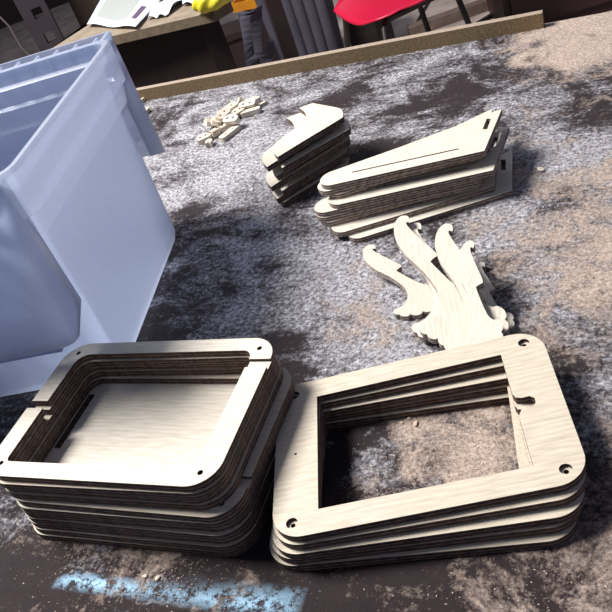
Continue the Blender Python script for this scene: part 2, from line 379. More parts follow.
def plate_left(slot):
    bm = bmesh.new()
    hs = [circ(sx*HX, sy*HY, 0.0030, 12) for sx in (-1, 1) for sy in (-1, 1)]
    if slot: hs.append([(-0.1270, -0.018), (-0.1180, -0.018), (-0.1180, 0.064), (-0.1270, 0.064)])
    prism(bm, rrect(-LXO, -LYO, LXO, LYO, 0.031, 10), 0, T*0.97, hs); return bm
CX, CY, CA = -0.2086, 0.6591, -30.7
cu, cv = (Vector((math.cos(R(CA)), math.sin(R(CA)))), Vector((-math.sin(R(CA)), math.cos(R(CA)))))
offs = [(0, 0, 0), (.0005, -.0022, .5), (-.001, .0005, -.3), (.0012, -.0012, .4),
        (.0115, -.0060, -.6), (.0105, -.0072, -.2), (.0085, -.0055, .5), (.0095, -.0078, -.5), (.0070, -.0065, .2), (.0080, -.0085, -.3), (.0060, -.0090, 0)]
ztop = 0.0973; tt_ = 0.0973/11
LLAB = ['pale plywood frame with a gap in its left side, topmost of the tall left-hand stack'] + \
 ['plywood frame %s of the tall left-hand stack' % s for s in ('second from the top', 'third from the top', 'fourth from the top, last before the stack shifts right,')] + \
 ['plywood frame fifth from the top of the left-hand stack, its right margin and corner holes bare'] + \
 ['plywood plate with a long dark slot, forming the floor seen inside the left-hand stack'] + \
 ['solid plywood plate %s of the tall left-hand stack' % s for s in ('seventh from the top', 'fifth from the bottom but one, eighth from the top', 'ninth from the top', 'second from the bottom')] + \
 ['solid plywood plate on the table at the very bottom of the tall left-hand stack']
LLAB[3] = 'plywood frame fourth from the top of the tall left-hand stack'
LLAB[4] = 'plywood frame in the left-hand stack whose right margin lies bare, fifth from the top'
LLAB[7] = 'solid plywood plate eighth from the top of the tall left-hand stack'
fr = pl = None
for i, (dx, dy, da) in enumerate(offs):
    p = Vector((CX, CY))+cu*dx+cv*dy; z = ztop-tt_*(i+1)
    if i < 5:
        if i != 3:
            bm = (frame_left(), frame_left(gap=(-0.0085, 0.0035), groove=None), frame_left(gap=None, groove=None), None, frame_left(gap=None, groove=(-0.062, -0.050), xl=-0.1295))[i]
            o = link('cutout_panel', bm, [M_FACE_PALE if i == 0 else M_FACE, M_EDGE]); fr = o
        else: o = fr.copy(); COL.objects.link(o)
    elif i == 5: o = link('plywood_plate', plate_left(True), [M_FACE_PALE, M_EDGE])
    elif pl is None: pl = link('plywood_plate', plate_left(False), [M_FACE, M_EDGE]); o = pl
    else: o = pl.copy(); COL.objects.link(o)
    o.matrix_world = place(p.x, p.y, z, R(CA+da)) @ Matrix.Diagonal((1, 1, tt_/T*0.985, 1))
    tag(o, LLAB[i], 'panel' if i < 5 else 'plate', 'open frames of the left-hand stack' if i < 5 else 'solid plates under the left-hand stack')

# ---------------------------------------------------------------- storage tub
TUB_A = Vector((-0.143, 1.167)); tu = Vector((0.317, 0.948)).normalized(); tw = Vector((-tu.y, tu.x))
LEN, WID, TH = 0.345, 0.30, 0.32
tc_ = TUB_A - tu*LEN/2 + tw*WID/2
TM = Matrix(((tu.x, tw.x, 0, tc_.x), (tu.y, tw.y, 0, tc_.y), (0, 0, 1, 0.001), (0, 0, 0, 1)))
def plastic():
    m, nt, b = mat('frosted_plastic')
    out = nt.nodes['Material Output']; nt.nodes.remove(b)
    tc = N(nt, 'ShaderNodeTexCoord'); n = N(nt, 'ShaderNodeTexNoise', Scale=220, Detail=3); nt.links.new(tc.outputs['Object'], n.inputs['Vector'])
    c = mixc(nt, n.outputs[0], (0.58, 0.64, 0.79), (0.70, 0.76, 0.88))
    tr = N(nt, 'ShaderNodeBsdfTranslucent'); df = N(nt, 'ShaderNodeBsdfDiffuse'); tp = N(nt, 'ShaderNodeBsdfTransparent'); gl = N(nt, 'ShaderNodeBsdfGlossy', Roughness=0.35)
    nt.links.new(c, tr.inputs[0]); nt.links.new(c, df.inputs[0]); tp.inputs[0].default_value = (0.90, 0.93, 1, 1)
    bp = N(nt, 'ShaderNodeBump', Strength=0.15, Distance=0.001); nt.links.new(n.outputs[0], bp.inputs['Height'])
    for s in (df, gl, tr): nt.links.new(bp.outputs[0], s.inputs['Normal'])
    m1 = N(nt, 'ShaderNodeMixShader'); m1.inputs[0].default_value = 0.42; nt.links.new(tr.outputs[0], m1.inputs[1]); nt.links.new(df.outputs[0], m1.inputs[2])
    m2 = N(nt, 'ShaderNodeMixShader'); m2.inputs[0].default_value = 0.38; nt.links.new(m1.outputs[0], m2.inputs[1]); nt.links.new(tp.outputs[0], m2.inputs[2])
    lw = N(nt, 'ShaderNodeLayerWeight', Blend=0.25); fm = math_(nt, 'MULTIPLY', lw.outputs['Fresnel'], 0.6)
    m3 = N(nt, 'ShaderNodeMixShader'); nt.links.new(fm, m3.inputs[0]); nt.links.new(m2.outputs[0], m3.inputs[1]); nt.links.new(gl.outputs[0], m3.inputs[2])
    nt.links.new(m3.outputs[0], out.inputs[0])
    return m
M_TUB = plastic()
tub = empty('storage_tub', (tc_.x, tc_.y, 0.0)); tub.matrix_world = TM
tag(tub, 'big frosted translucent blue-white plastic tub at the left of the table', 'tub')
def ring(bm, hl, hw, r, z, n=6): return [bm.verts.new((x, y, z)) for x, y in rrect(-hl, -hw, hl, hw, r, n)]
bm = bmesh.new()
a, w = LEN/2, WID/2
prof = [(a-.022, w-.022, .012, .0), (a-.006, w-.006, .022, .004), (a, w, .026, .018), (a+.002, w+.002, .026, .10), (a+.005, w+.004, .026, .234),
        (a+.018, w+.015, .028, .236), (a+.021, w+.019, .028, .262), (a+.027, w+.025, .032, .266), (a+.030, w+.026, .032, .318), (a+.027, w+.023, .030, .321),
        (a+.018, w+.015, .026, .320), (a+.016, w+.013, .024, .300), (a+.008, w+.007, .022, .296), (a+.001, w+.000, .022, .232), (a-.001, w-.001, .022, .10), (a-.003, w-.003, .022, .02), (a-.024, w-.024, .012, .005)]
rings = [ring(bm, *p) for p in prof]
for A, B in zip(rings, rings[1:]):
    for k in range(len(A)): bm.faces.new((A[k], A[(k+1) % len(A)], B[(k+1) % len(A)], B[k]))
bm.faces.new(rings[0][::-1]); bm.faces.new(rings[-1])
body = link('tub_body', bm, M_TUB, smooth=40); body.parent = tub
for s in (1, -1):
    # handle skirt: end panel with returns, hanging from the rim and open below
    bm = bmesh.new(); th = .0022
    x0, x1, hw = a+.010, a+.062, w+.002
    path = [(x0, -hw), (x1-.010, -hw-.004), (x1-.003, -hw), (x1, -hw+.010), (x1, hw-.010), (x1-.003, hw), (x1-.010, hw+.004), (x0, hw)]
    zb = [.140, .121, .119, .118, .118, .119, .121, .140]
    rows = []
    for (x, y), z in zip(path, zb):
        f = 0.86
        rows.append([bm.verts.new((s*(x-.004*(1-tq)*(x < a+.02)), y*(1.03+0.0*tq), z+(0.312-z)*tq)) for tq in (0, .06, .5, .93, 1)])
    for A, B in zip(rows, rows[1:]):
        for k in range(4): bm.faces.new((A[k], B[k], B[k+1], A[k+1]))
    sk = link('handle_skirt', bm, M_TUB, smooth=50); sk.parent = tub
    sm = sk.modifiers.new('thick', 'SOLIDIFY'); sm.thickness = th
    bm = bmesh.new(); box(bm, s*(x1+.001)-.001, -hw*1.02, .306, s*(x1+.001)+.003, hw*1.02, .320)
    box(bm, s*(a+.026)-.002, -hw*1.0, .306, s*(a+.026)+.002, hw*1.0, .320)
    for e in (-1, 1): box(bm, min(s*(a+.024), s*(x1+.002)), e*hw*1.01-.003, .306, max(s*(a+.024), s*(x1+.002)), e*hw*1.01+.003, .320)
    o = link('handle_rim', bm, M_TUB); o.parent = tub
    for k in range(9):
        y = -hw*0.88+k*hw*1.76/8
        bm = bmesh.new(); box(bm, min(s*(a+.026), s*x1), y-.0015, .285, max(s*(a+.026), s*x1), y+.0015, .317)
        o = link('stiffening_rib', bm, M_TUB); o.parent = tub
    bm = bmesh.new(); xr = a+.012
    box(bm, min(s*xr, s*(xr+.030)), -hw*0.80, .096, max(s*xr, s*(xr+.030)), hw*0.80, .0985); box(bm, s*(xr+.029)-.001, -hw*.80, .096, s*(xr+.029)+.001, hw*.80, .150)
    o = link('grip_ledge', bm, M_TUB); o.parent = tub

# ---------------------------------------------------------------- wedge-shaped boards
WEDGE = [(0.006, 0.000), (0.217, 0.000), (0.2480, 0.1150), (0.045, 0.066), (0.002, 0.0460), (-0.010, 0.028), (-0.008, 0.010)]
def wedge_outline():
    # left end rounded, the rest straight
    arc = []
    cx, cy, r = 0.0085, 0.0085, 0.0205
    for i in range(11):
        an = R(118+148*i/10); arc.append((cx+r*math.cos(an), cy+r*math.sin(an)))
    return arc + [(0.2220, 0.0078), (0.2440, 0.1205), (0.100, 0.0628)]
def wedge_mesh():
    bm = bmesh.new()
    slot = [(0.035, 0.0125), (0.187, 0.0245), (0.187, 0.0275), (0.035, 0.0155)]
    peg = [(0.2180, 0.070), (0.2245, 0.067), (0.2290, 0.096), (0.2230, 0.099)]
    prism(bm, wedge_outline(), 0, 0.0078, [slot[::1], peg]); return bm
wg = None
# (left tip px, lower right corner px, top height, upside down)
WD = [((321.8, 180), (484.3, 151.0), .0720, 0, 'pale wedge board with a thin slit, topmost of the wedge stack'),
      ((319.5, 186), (489.5, 152.0), .0640, 0, 'wedge board directly under the topmost one of the wedge stack'),
      ((330, 190), (494, 146.0), .0560, 0, 'wedge board third from the top of its stack, tip poking out at the right'),
      ((330, 199), (478.0, 173.0), .0480, 0, 'wedge board in deep shadow halfway down the wedge stack'),
      ((316, 207), (470.0, 179.5), .0400, 0, 'wedge board with bare rounded left end halfway down the wedge stack'),
      ((317.5, 212), (475.0, 184.0), .0320, 0, 'wedge board fourth from the bottom of the wedge stack'),
      ((322, 217), (490.0, 181.0), .0240, 0, 'wedge board third from the bottom of the wedge stack'),
      ((334, 227), (503.0, 184.5), .0160, 0, 'wedge board second from the bottom of the wedge stack, its right end bare'),
      ((350, 233), (516.0, 190.0), .0080, 0, 'wedge board on the table at the bottom of the wedge stack')]
for (a_, b__, z, fl, lab) in WD:
    A, B = at(*a_, z), at(*b__, z); an = math.atan2(B.y-A.y, B.x-A.x)
    if wg is None: wg = link('wedge_board', wedge_mesh(), [M_FACE_PALE, M_EDGE_L]); o = wg
    else: o = wg.copy(); COL.objects.link(o)
    o.matrix_world = place(A.x+0.006*math.cos(an), A.y+0.006*math.sin(an)-.008, z-0.0078, an)
    tag(o, lab, 'board', 'wedge-shaped boards in the stack at centre right')

# ---------------------------------------------------------------- hooked brackets
HK = [(299,108),(305.5,105.5),(312.6,103),(326,105.5),(338.6,108),(342.3,111),(342.8,115.7),(340,119),(310,137),(277.5,157),(273,150.8),(274.8,143.6),(283,137),(291,131),(298.5,128),(303.6,125.0),(306.6,118.4),(304.5,112)]
hk = [at(x, y, .085) for x, y in HK]; hb, he = at(277.5, 157, .085), at(340, 119, .085)
han = math.atan2(he.y-hb.y, he.x-hb.x)
hloc = []
for p in hk:
    d = p-hb; hloc.append((d.x*math.cos(han)+d.y*math.sin(han), -d.x*math.sin(han)+d.y*math.cos(han)))
hout = spline(hloc, 4, (0, 2, 8, 9))
bm = bmesh.new(); prism(bm, hout, 0, T)
hook = None
HD = [((277.5,157), .0850, 0, 'pale hooked bracket blank, topmost of the small stack behind the wedge boards'),
      ((267,167), .0755, 2, 'hooked bracket blank second from the top, its tip poking out at the left'),
      ((282,168), .0660, -3, 'hooked bracket blank third from the top of the small stack'),
      ((277,176), .0565, 2, 'hooked bracket blank fourth from the top of the small stack'),
      ((283,179), .0470, -2, 'hooked bracket blank fifth from the top of the small stack'),
      ((271,187), .0375, 2, 'hooked bracket blank sixth from the top, bare end showing at the left'),
      ((282,191), .0280, -2, 'hooked bracket blank third from the bottom of the small stack'),
      ((277,199), .0185, 1, 'hooked bracket blank second from the bottom of the small stack'),
      ((283,203), .0090, -3, 'hooked bracket blank on the table at the bottom of the small stack')]
for i, ((x, y), z, da, lab) in enumerate(HD):
    p = at(x, y, z)
    if hook is None: hook = link('bracket_blank', bm, [M_FACE_PALE, M_EDGE]); o = hook
    else: o = hook.copy(); COL.objects.link(o)
    o.matrix_world = place(p.x, p.y, z-T, han+R(da)); tag(o, lab, 'bracket', 'hooked bracket blanks in the small stack')

# ---------------------------------------------------------------- scroll ornaments
SCR = [(473.1,239.7),(474.3,243.5),(473.2,246.6),(470.6,245.6),(469.6,248.6),(474,259.2),(484.4,279),(483.5,283),(478,286.1),(477.5,290),(490.1,315.4)]
cusps = [(499,322),(508,335),(501,348),(487,358),(471,362),(457,361),(446,358),(447,347.5)]
sharp_ = [2, 3, 7]; FL = -1
for (xa, ya), (xb, yb) in zip(cusps, cusps[1:]):
    sharp_.append(len(SCR)); SCR.append((xa, ya)); cx_, cy_, hx, hy = (xa+xb)/2, (ya+yb)/2, (xb-xa)/2, (yb-ya)/2
    k_ = 1.0 if xb == 447 else .8
    for a_ in (40, 90, 140): SCR.append((cx_-hx*math.cos(R(a_))+hy*math.sin(R(a_))*-k_*FL, cy_-hy*math.cos(R(a_))+hx*math.sin(R(a_))*k_*FL ))
sharp_.append(len(SCR)); SCR += [(447,347.5),(458,343),(468,332),(471.4,318.7),(470,307.7),(465.8,294.5),(458,279),(454.8,265.8),(455.5,254.7),(460.3,244.8),(467,239.4)]
sp_ = [at(x, y, .03) for x, y in SCR]; sb, se = at(437, 355, .03), at(470.5, 239.5, .03)
san = math.atan2(se.y-sb.y, se.x-sb.x); SL = (se-sb).length
sloc = []
for p in sp_:
    d = p-sb; sloc.append((d.x*math.cos(san)+d.y*math.sin(san), -d.x*math.sin(san)+d.y*math.cos(san)))
sout = spline(sloc, 4, sharp_); swide = [(x, y*1.12) for x, y in sout]; sbroad = [(x, y*1.5) for x, y in sout]
scr = None
# ball px, tip px, ball z, tip z (top face), roll
SD = [((391,315), (370,245), .010, .030, 3, 'cream scroll ornament leaning out furthest left of the fan'),
      ((408,331), (417,223), .016, .040, 0, 'cream scroll ornament half hidden behind the tallest one of the fan'),
      ((416,333), (404,216), .024, .052, 3, 'tallest cream scroll ornament with a full S-shaped stem, second from left in the fan'),
      ((434,343), (448,224), .032, .055, 2, 'cream scroll ornament second from the right in the fan'),
      ((444,349), (471,241), .040, .060, 0, 'greyish scroll ornament with flat face at the right of the fan, topmost'),
      ((470,334), (482,262), .0085, .0085, 0, 'shadowed scroll ornament lowest at the right of the fan, only its lobed edge showing')]
for (bpx, tpx, zb_, zt_, rl, lab) in SD:
    B, Tp = at(*bpx, zb_), at(*tpx, zt_); d = (Tp-B).normalized()
    side = Vector((0, 0, 1)).cross(d).normalized(); up = d.cross(side)
    Rm = Matrix(((d.x, side.x, up.x, 0), (d.y, side.y, up.y, 0), (d.z, side.z, up.z, 0), (0, 0, 0, 1)))
    if scr is None or 'greyish' in lab or 'hidden' in lab:
        bm = bmesh.new(); prism(bm, sout if 'greyish' in lab else sbroad if 'leaning' in lab else swide, 0, 0.008); scr = link('scroll_ornament', bm, [M_FACE_PALE, M_EDGE_SCROLL]); o = scr
    else: o = scr.copy(); COL.objects.link(o)
    s_ = (Tp-B).length/SL
    o.matrix_world = Matrix.Translation(B) @ Rm @ Matrix.Rotation(R(rl), 4, 'X') @ Matrix.Diagonal((s_, s_, 1, 1)) @ Matrix.Translation((0, 0, -0.008))
    tag(o, lab, 'ornament', 'scroll ornaments fanned out on the table')

# ---------------------------------------------------------------- pile of small blocks
def block_mesh(L, Wd, H, kind):
    bm = bmesh.new()
    if kind == 0: out = rrect(-L/2, -Wd/2, L/2, Wd/2, (Wd*.3, Wd*.3, Wd*.3, Wd*.3), 3)
    elif kind == 1: out = [(-L/2, -Wd*.3), (-L*.35, -Wd/2), (L*.35, -Wd/2), (L/2, -Wd*.25), (L/2, Wd*.1), (L*.2, Wd/2), (-L*.2, Wd/2), (-L/2, Wd*.2)]
    else: out = [(-L/2, -Wd/2), (L*.3, -Wd/2), (L/2, 0), (L*.3, Wd/2), (-L/2, Wd*.4), (-L*.38, 0)]
    prism(bm, out, 0, H, [circ(-L*.22, 0, Wd*.15, 8), circ(L*.18, 0, Wd*.15, 8)])
    return bm
BK = [(229.5,131,.054,.017,.009,0,38,0,0,.000,'long rounded tab with two holes lying in front of the block pile'),
 (203,136,.030,.020,.012,1,10,8,0,.000,'small notched block at the near left end of the block pile'),
 (208.5,141,.018,.014,.010,2,70,0,0,.000,'tiny block at the very front of the block pile'),
 (208,121,.038,.024,.009,1,75,30,15,.010,'block with two holes leaning at the left of the pile'),
 (216,119,.036,.024,.009,1,60,22,10,.014,'block with two holes beside the leaning one on the left of the pile'),
 (214,130,.032,.015,.012,2,45,0,10,.000,'dark-sided block at the foot of the pile on its near side'),
 (221,113,.040,.018,.009,0,50,25,0,.020,'rounded tab propped up at the back of the pile'),
 (228,107,.044,.016,.009,0,35,15,0,.012,'rounded tab lying along the back of the pile'),
 (231,117,.034,.020,.009,1,-35,18,0,.016,'block resting across the middle of the pile'),
 (225,124,.030,.018,.010,2,20,0,0,.004,'pointed block low in the middle of the pile'),
 (238,99,.022,.012,.009,2,80,50,0,.014,'small block standing up at the far side of the pile'),
 (247,103,.036,.020,.010,0,-20,10,0,.008,'rounded block near the right end of the pile'),
 (252,99,.034,.016,.010,1,-10,0,0,.002,'notched block at the far right of the pile'),
 (250,110,.042,.014,.010,0,-15,0,0,.000,'straight tab at the right foot of the pile'),
 (260,104,.030,.008,.006,2,15,0,0,.000,'thin pointed splinter block at the right tip of the pile'),
 (237,110,.030,.018,.009,1,30,12,0,.006,'block with holes half buried at the right middle of the pile'),
 (140,99,.022,.016,.009,0,30,0,0,.000,'pale block peeking out beside the tub below the chipboard strip'),
 (145,109.5,.020,.016,.009,1,60,0,0,.000,'pale block peeking out beside the tub, nearer the camera')]
for (x, y, L, Wd, H, k, a, tx, ty, z, lab) in BK:
    p = at(x, y, z+H); o = link('wood_block', block_mesh(L, Wd, H, k), [M_BLOCK, M_BLOCK], None, place(p.x, p.y, z+.0005, R(a), R(tx), R(ty)))
    tag(o, lab, 'block', 'small offcut blocks' if x > 170 else 'blocks beside the tub')

# ---------------------------------------------------------------- sawdust crumbs
def crumbs(name, zones, n, r0, r1, m, label):
    bm = bmesh.new(); k = 0
    while k < n:
        x, y, s = random.choice(zones); p = at(x, y)
        px, py = random.gauss(p.x, s), random.gauss(p.y, s); r = random.uniform(r0, r1)**1.0
        if tl(Vector((px, py, 0)))[1] > -.01: continue
        skip = False
        for hx_, hy_, ha_ in ((CX, CY, CA), (RF[0][0], RF[0][1], RF[0][2]), (RF[4][0], RF[4][1], RF[4][2])):
            q = Matrix.Rotation(-R(ha_), 2) @ Vector((px-hx_, py-hy_))
            inside = abs(q.x) < .157 and abs(q.y) < .112; hole = hx_ != CX and abs(q.x) < .088 and abs(q.y) < .064
            if inside and not hole: skip = True
        if skip: continue
        a = random.uniform(0, 3.14); c, sn = math.cos(a), math.sin(a)
        e = (r*random.uniform(.8, 1.8), r*random.uniform(.6, 1), r*random.uniform(.4, .9))
        v = [bm.verts.new((px+c*X*e[0]-sn*Y*e[1], py+sn*X*e[0]+c*Y*e[1], e[2]*(Z+.6))) for X, Y, Z in ((1,0,0),(-1,0,0.1),(0,1,0),(0,-1,.1),(0.1,0,1),(0,0,-.6))]
        for f in ((0,2,4),(2,1,4),(1,3,4),(3,0,4),(2,0,5),(1,2,5),(3,1,5),(0,3,5)): bm.faces.new([v[i] for i in f])
        k += 1
    tag(link(name, bm, m), label, 'sawdust', kind='stuff')
crumbs('sawdust', [(440,430,.03),(480,440,.03),(420,470,.03),(590,530,.05),(570,250,.05),(600,190,.08),(560,45,.08),(360,320,.03),(90,545,.03),(180,565,.03),(540,580,.06),(370,280,.04),(530,220,.04),(350,150,.01),(600,420,.04),(20,470,.02)], 5000, .0003, .0009, M_DUST,
       'loose brown sawdust crumbs scattered over the table')
M_CHIP = noise_mat('chip_wood', (0.45, 0.33, 0.26), (0.62, 0.5, 0.4), 200, .8)
for i, (x, y, r, lab) in enumerate([(409,419,.0018,'tiny wood chip inside the right-hand frames, left of the pair'),(416,424,.0026,'curled wood chip inside the right-hand frames, nearest the camera'),(402,423,.0016,'smallest wood chip inside the right-hand frames near their far wall'),(145,578-1,.0022,'white crumb above the blue chalk line, left of two'),(158,579,.0022,'white crumb above the blue chalk line, right of two'),(541,170,.004,'pale chip alone on the dusty table right of the wedge stack')]):
    bm = bmesh.new(); bmesh.ops.create_icosphere(bm, subdivisions=2, radius=r)
    for v in bm.verts: v.co = Vector((v.co.x*1.5, v.co.y, v.co.z*.6))*random.uniform(.75, 1.2)
    p = at(x, y); tag(link('wood_chip', bm, M_BLOCK if i > 2 else M_CHIP, None, place(p.x, p.y, r*.5, i)), lab, 'chip')

# ---------------------------------------------------------------- second bench with papers
M_BENCH = noise_mat('bench_board', (0.22, 0.17, 0.12), (0.32, 0.26, 0.20), 30, .6)
M_BENCHE = noise_mat('bench_edge', (0.12, 0.085, 0.055), (0.20, 0.15, 0.10), 90, .8)
c0 = at(213, 12, 0); c1 = at(113, 36, 0); d = (c1-c0).normalized(); c1 = c0+d*0.62; e = Vector((.857, .515, 0))
c2 = c1+Vector((.73, .68, 0)).normalized()*1.1; c3 = c0+e*.07; c4 = c3+Vector((-.12, .97, 0)).normalized()*.9
bench = empty('bench', (c0.x, c0.y, FZ)); tag(bench, 'second wooden bench with papers on it beyond the work table', 'bench')
bm = bmesh.new(); prism(bm, [((p-c0).x, (p-c0).y) for p in (c1, c0, c3, c4, c2)], -FZ-.028, -FZ); link('bench_top', bm, [M_BENCH, M_BENCHE], bench)
for p in (c1+Vector((.1, .08, 0)), c0+Vector((-.02, .1, 0)), c2+Vector((0, -.15, 0)), c4+Vector((-.08, -.08, 0))):
    q = p-c0; bm = bmesh.new(); box(bm, q.x-.03, q.y-.03, 0, q.x+.03, q.y+.03, -FZ-.028); link('leg', bm, M_DARKWOOD, bench)
bm = bmesh.new(); prism(bm, [((p-c0).x, (p-c0).y) for p in (c1+Vector((.12, .03, 0)), c0+Vector((-.02, .07, 0)), c0+Vector((.0, .09, 0)), c1+Vector((.14, .05, 0)))], .0, -FZ-.028); link('under_shade_panel', bm, [M_DARKWOOD, M_DARKWOOD], bench)  # dark panel added to stand in for the shade under the bench

def paper_mat(print_):
    m, nt, b = mat('printed_paper' if print_ else 'plain_paper'); b.inputs['Roughness'].default_value = .5
    tc = N(nt, 'ShaderNodeTexCoord')
    if print_:
        sp = N(nt, 'ShaderNodeSeparateXYZ'); nt.links.new(tc.outputs['UV'], sp.inputs[0]); u, v = sp.outputs[0], sp.outputs[1]
        def rect(u0, u1, v0, v1):
            a = math_(nt, 'MULTIPLY', math_(nt, 'GREATER_THAN', u, u0), math_(nt, 'LESS_THAN', u, u1))
            b2 = math_(nt, 'MULTIPLY', math_(nt, 'GREATER_THAN', v, v0), math_(nt, 'LESS_THAN', v, v1)); return math_(nt, 'MULTIPLY', a, b2)
        n = N(nt, 'ShaderNodeTexNoise', Scale=60, Detail=3); nt.links.new(tc.outputs['UV'], n.inputs['Vector'])
        txt = mixc(nt, n.outputs[0], (.22, .25, .24), (.60, .62, .60))
        c = mixc(nt, rect(.12, .72, .14, .68), (.72, .78, .86), txt)
        c = mixc(nt, rect(.80, .90, .18, .52), c, (.12, .08, .14))
        nt.links.new(c, b.inputs['Base Color'])
    else: b.inputs['Base Color'].default_value = (.74, .80, .90, 1)
    return m
def sheet(name, quad, z, m, lab, lift, nu=14, nv=10):
    bm = bmesh.new(); uvl = bm.loops.layers.uv.new('uv'); g = []
    for j in range(nv+1):
        row = []
        for i in range(nu+1):
            u, v = i/nu, j/nv
            p = (1-u)*(1-v)*quad[0]+u*(1-v)*quad[1]+u*v*quad[2]+(1-u)*v*quad[3]
            row.append((bm.verts.new((p.x, p.y, z+lift(u, v))), u, v))
        g.append(row)
    for j in range(nv):
        for i in range(nu):
            q = (g[j][i], g[j][i+1], g[j+1][i+1], g[j+1][i]); f = bm.faces.new([t[0] for t in q])
            for l, t in zip(f.loops, q): l[uvl].uv = (t[1], t[2])
    o = link(name, bm, m, smooth=180); s = o.modifiers.new('thick', 'SOLIDIFY'); s.thickness = .0008
    tag(o, lab, 'paper'); return o
sheet('printed_sheet', [at(88, 27, .003), at(137, 30, .003), at(168, -8, .003), at(112, -12, .003)], .003, paper_mat(True), 'white printed sheet with a grey text block and a dark bar on the far bench', lambda u, v: .012*math.sin(3*u+1)*v+.004*math.sin(9*u)*(1-v)+.009)
sheet('crumpled_paper', [at(147, 20, .003), at(166, 17, .003), at(196, -6, .003), at(174, -6, .003)], .003, paper_mat(False), 'plain white crumpled paper beside the printed sheet on the far bench', lambda u, v: .012*abs(math.sin(6*u+4*v))+.010*math.sin(5*v)**2)
sheet('paper_offcut', [at(183, 6, .003), at(201, 8, .003), at(208, -4, .003), at(186, -5, .003)], .003, paper_mat(False), 'folded white paper touching the yellow bag on the far bench', lambda u, v: .012*abs(math.sin(4*u+3*v))+.004)
M_YEL = noise_mat('yellow_plastic', (.62, .52, .02), (.80, .72, .06), 12, .4)
p = at(213, -3, .03); bm = bmesh.new(); bmesh.ops.create_icosphere(bm, subdivisions=4, radius=1)
for v in bm.verts:
    c = v.co; k = 1+.10*math.sin(5*c.x+3*c.y)+.06*math.sin(11*c.y+4*c.z); v.co = Vector((c.x*.062*k, c.y*.055*k, max(c.z*.034*k, -.026)))
tag(link('yellow_bag', bm, M_YEL, None, place(p.x, p.y, .028, .4), smooth=180), 'crumpled yellow plastic bag at the right corner of the far bench', 'bag')

# ---------------------------------------------------------------- background things
M_ORANGE = noise_mat('orange_crate', (.55, .20, .01), (.75, .30, .02), 10, .5)
p = at(229, 5, -.45); q = at(262, -2, -.45); an = math.atan2(q.y-p.y, q.x-p.x); Lq = (q-p).length
crate = empty('orange_crate', (p.x, p.y, FZ), an); tag(crate, 'orange tray on a dark stand just right of the far bench', 'tray')
bm = bmesh.new(); o_ = rrect(0, 0, Lq, .34, .015, 3); i_ = rrect(.012, .012, Lq-.012, .328, .01, 3)
prism(bm, o_, -FZ-.485, -FZ-.45, [i_]); prism(bm, o_, -FZ-.493, -FZ-.485); link('tray', bm, [M_ORANGE, M_ORANGE], crate)
bm = bmesh.new(); box(bm, .03, .06, 0, Lq-.03, .30, -FZ-.493); link('stand', bm, M_DARKWOOD, crate)

M_GREY = noise_mat('grey_blue_plastic', (.065, .062, .085), (.10, .095, .13), 5, .5)
M_CLOTH = noise_mat('grey_cloth', (.075, .072, .105), (.11, .105, .14), 9, .8, .3)
# ribbed bin, standing on the floor
b0, b1 = at(290, 75, FZ), at(338, 66, FZ); b0, b1 = at(290, 90, FZ), at(346, 76, FZ)
an = math.atan2(b1.y-b0.y, b1.x-b0.x); Lr = (b1-b0).length
bm = bmesh.new(); nz = 6; rowsr = []
pts = []
NR = 6
for k in range(NR*8+1):
    u = k/(NR*8); pts.append((u, -.016*abs(math.sin(math.pi*NR*u))**.6))
for j in range(nz+1):
    t = j/nz; sx = 1+.16*t
    loop = [((u-.5)*Lr*sx, dy-.012*t) for u, dy in pts] + [(.5*Lr*sx, .13*sx), (-.5*Lr*sx, .13*sx)]
    rowsr.append([bm.verts.new((x, y, .62*t)) for x, y in loop])
for A, B in zip(rowsr, rowsr[1:]):
    for k in range(len(A)): bm.faces.new((A[k], A[(k+1) % len(A)], B[(k+1) % len(A)], B[k]))
bm.faces.new(rowsr[0][::-1])
mid = (b0+b1)/2
binr = link('ribbed_bin', bm, M_GREY, None, place(mid.x, mid.y, FZ, an), smooth=40); s = binr.modifiers.new('t', 'SOLIDIFY'); s.thickness = .006
tag(binr, 'grey-blue bin with tall vertical ribs standing on the floor behind the chipboard strip', 'bin')
# grey cloth hanging from the orange tray stand
bm = bmesh.new(); hp = [(238,14),(250,11),(262,5),(262,35),(264,50),(269,41),(274,42),(272,64),(266,78),(248,80),(244,45)]
wp = [at(x, y, -.45) for x, y in hp]; c = at(255, 40, -.45)
vr = Vector((1, -.25, 0)).normalized(); outl = []
for (x, y) in hp:
    # a sheet hanging vertically through c
    dd = ((x-306)/FOC)*_r2 - ((y-306)/FOC)*_U2 + _F; nrm = Vector((-vr.y, vr.x, 0)); o0 = Vector((0, 0, CAM_H))
    t = (c-o0).dot(nrm)/dd.dot(nrm); P = o0+dd*t-c; outl.append((P.dot(vr), P.z))
prism(bm, spline(outl, 3, (0, 2, 5, 6, 8, 9)), -.012, .012)
Mx = Matrix(((vr.x, 0, -vr.y*-1, c.x), (vr.y, 0, -vr.x, c.y), (0, 1, 0, c.z), (0, 0, 0, 1)))
bmesh.ops.subdivide_edges(bm, edges=bm.edges[:], cuts=1)
for v in bm.verts: v.co.z += .015*math.sin(v.co.x*60)
tag(link('hanging_cloth', bm, [M_CLOTH, M_CLOTH], None, Mx), 'dull grey-blue cloth hanging below the orange tray, split at its lower right', 'cloth')

bm = bmesh.new(); box(bm, -.24, 0, 0, .16, .18, .36); prism(bm, rrect(-.25, -.01, .17, .19, .02, 3), .36, .39)  # dark box added to cover floor that lies in shade
tag(link('shade_box', bm, [M_DARKWOOD, M_DARKWOOD], None, place(at(226, 62, -.6).x, at(236, 62, -.6).y-.02, FZ, R(-8))), 'very dark low box added as floor shade behind the hanging cloth', 'shade')
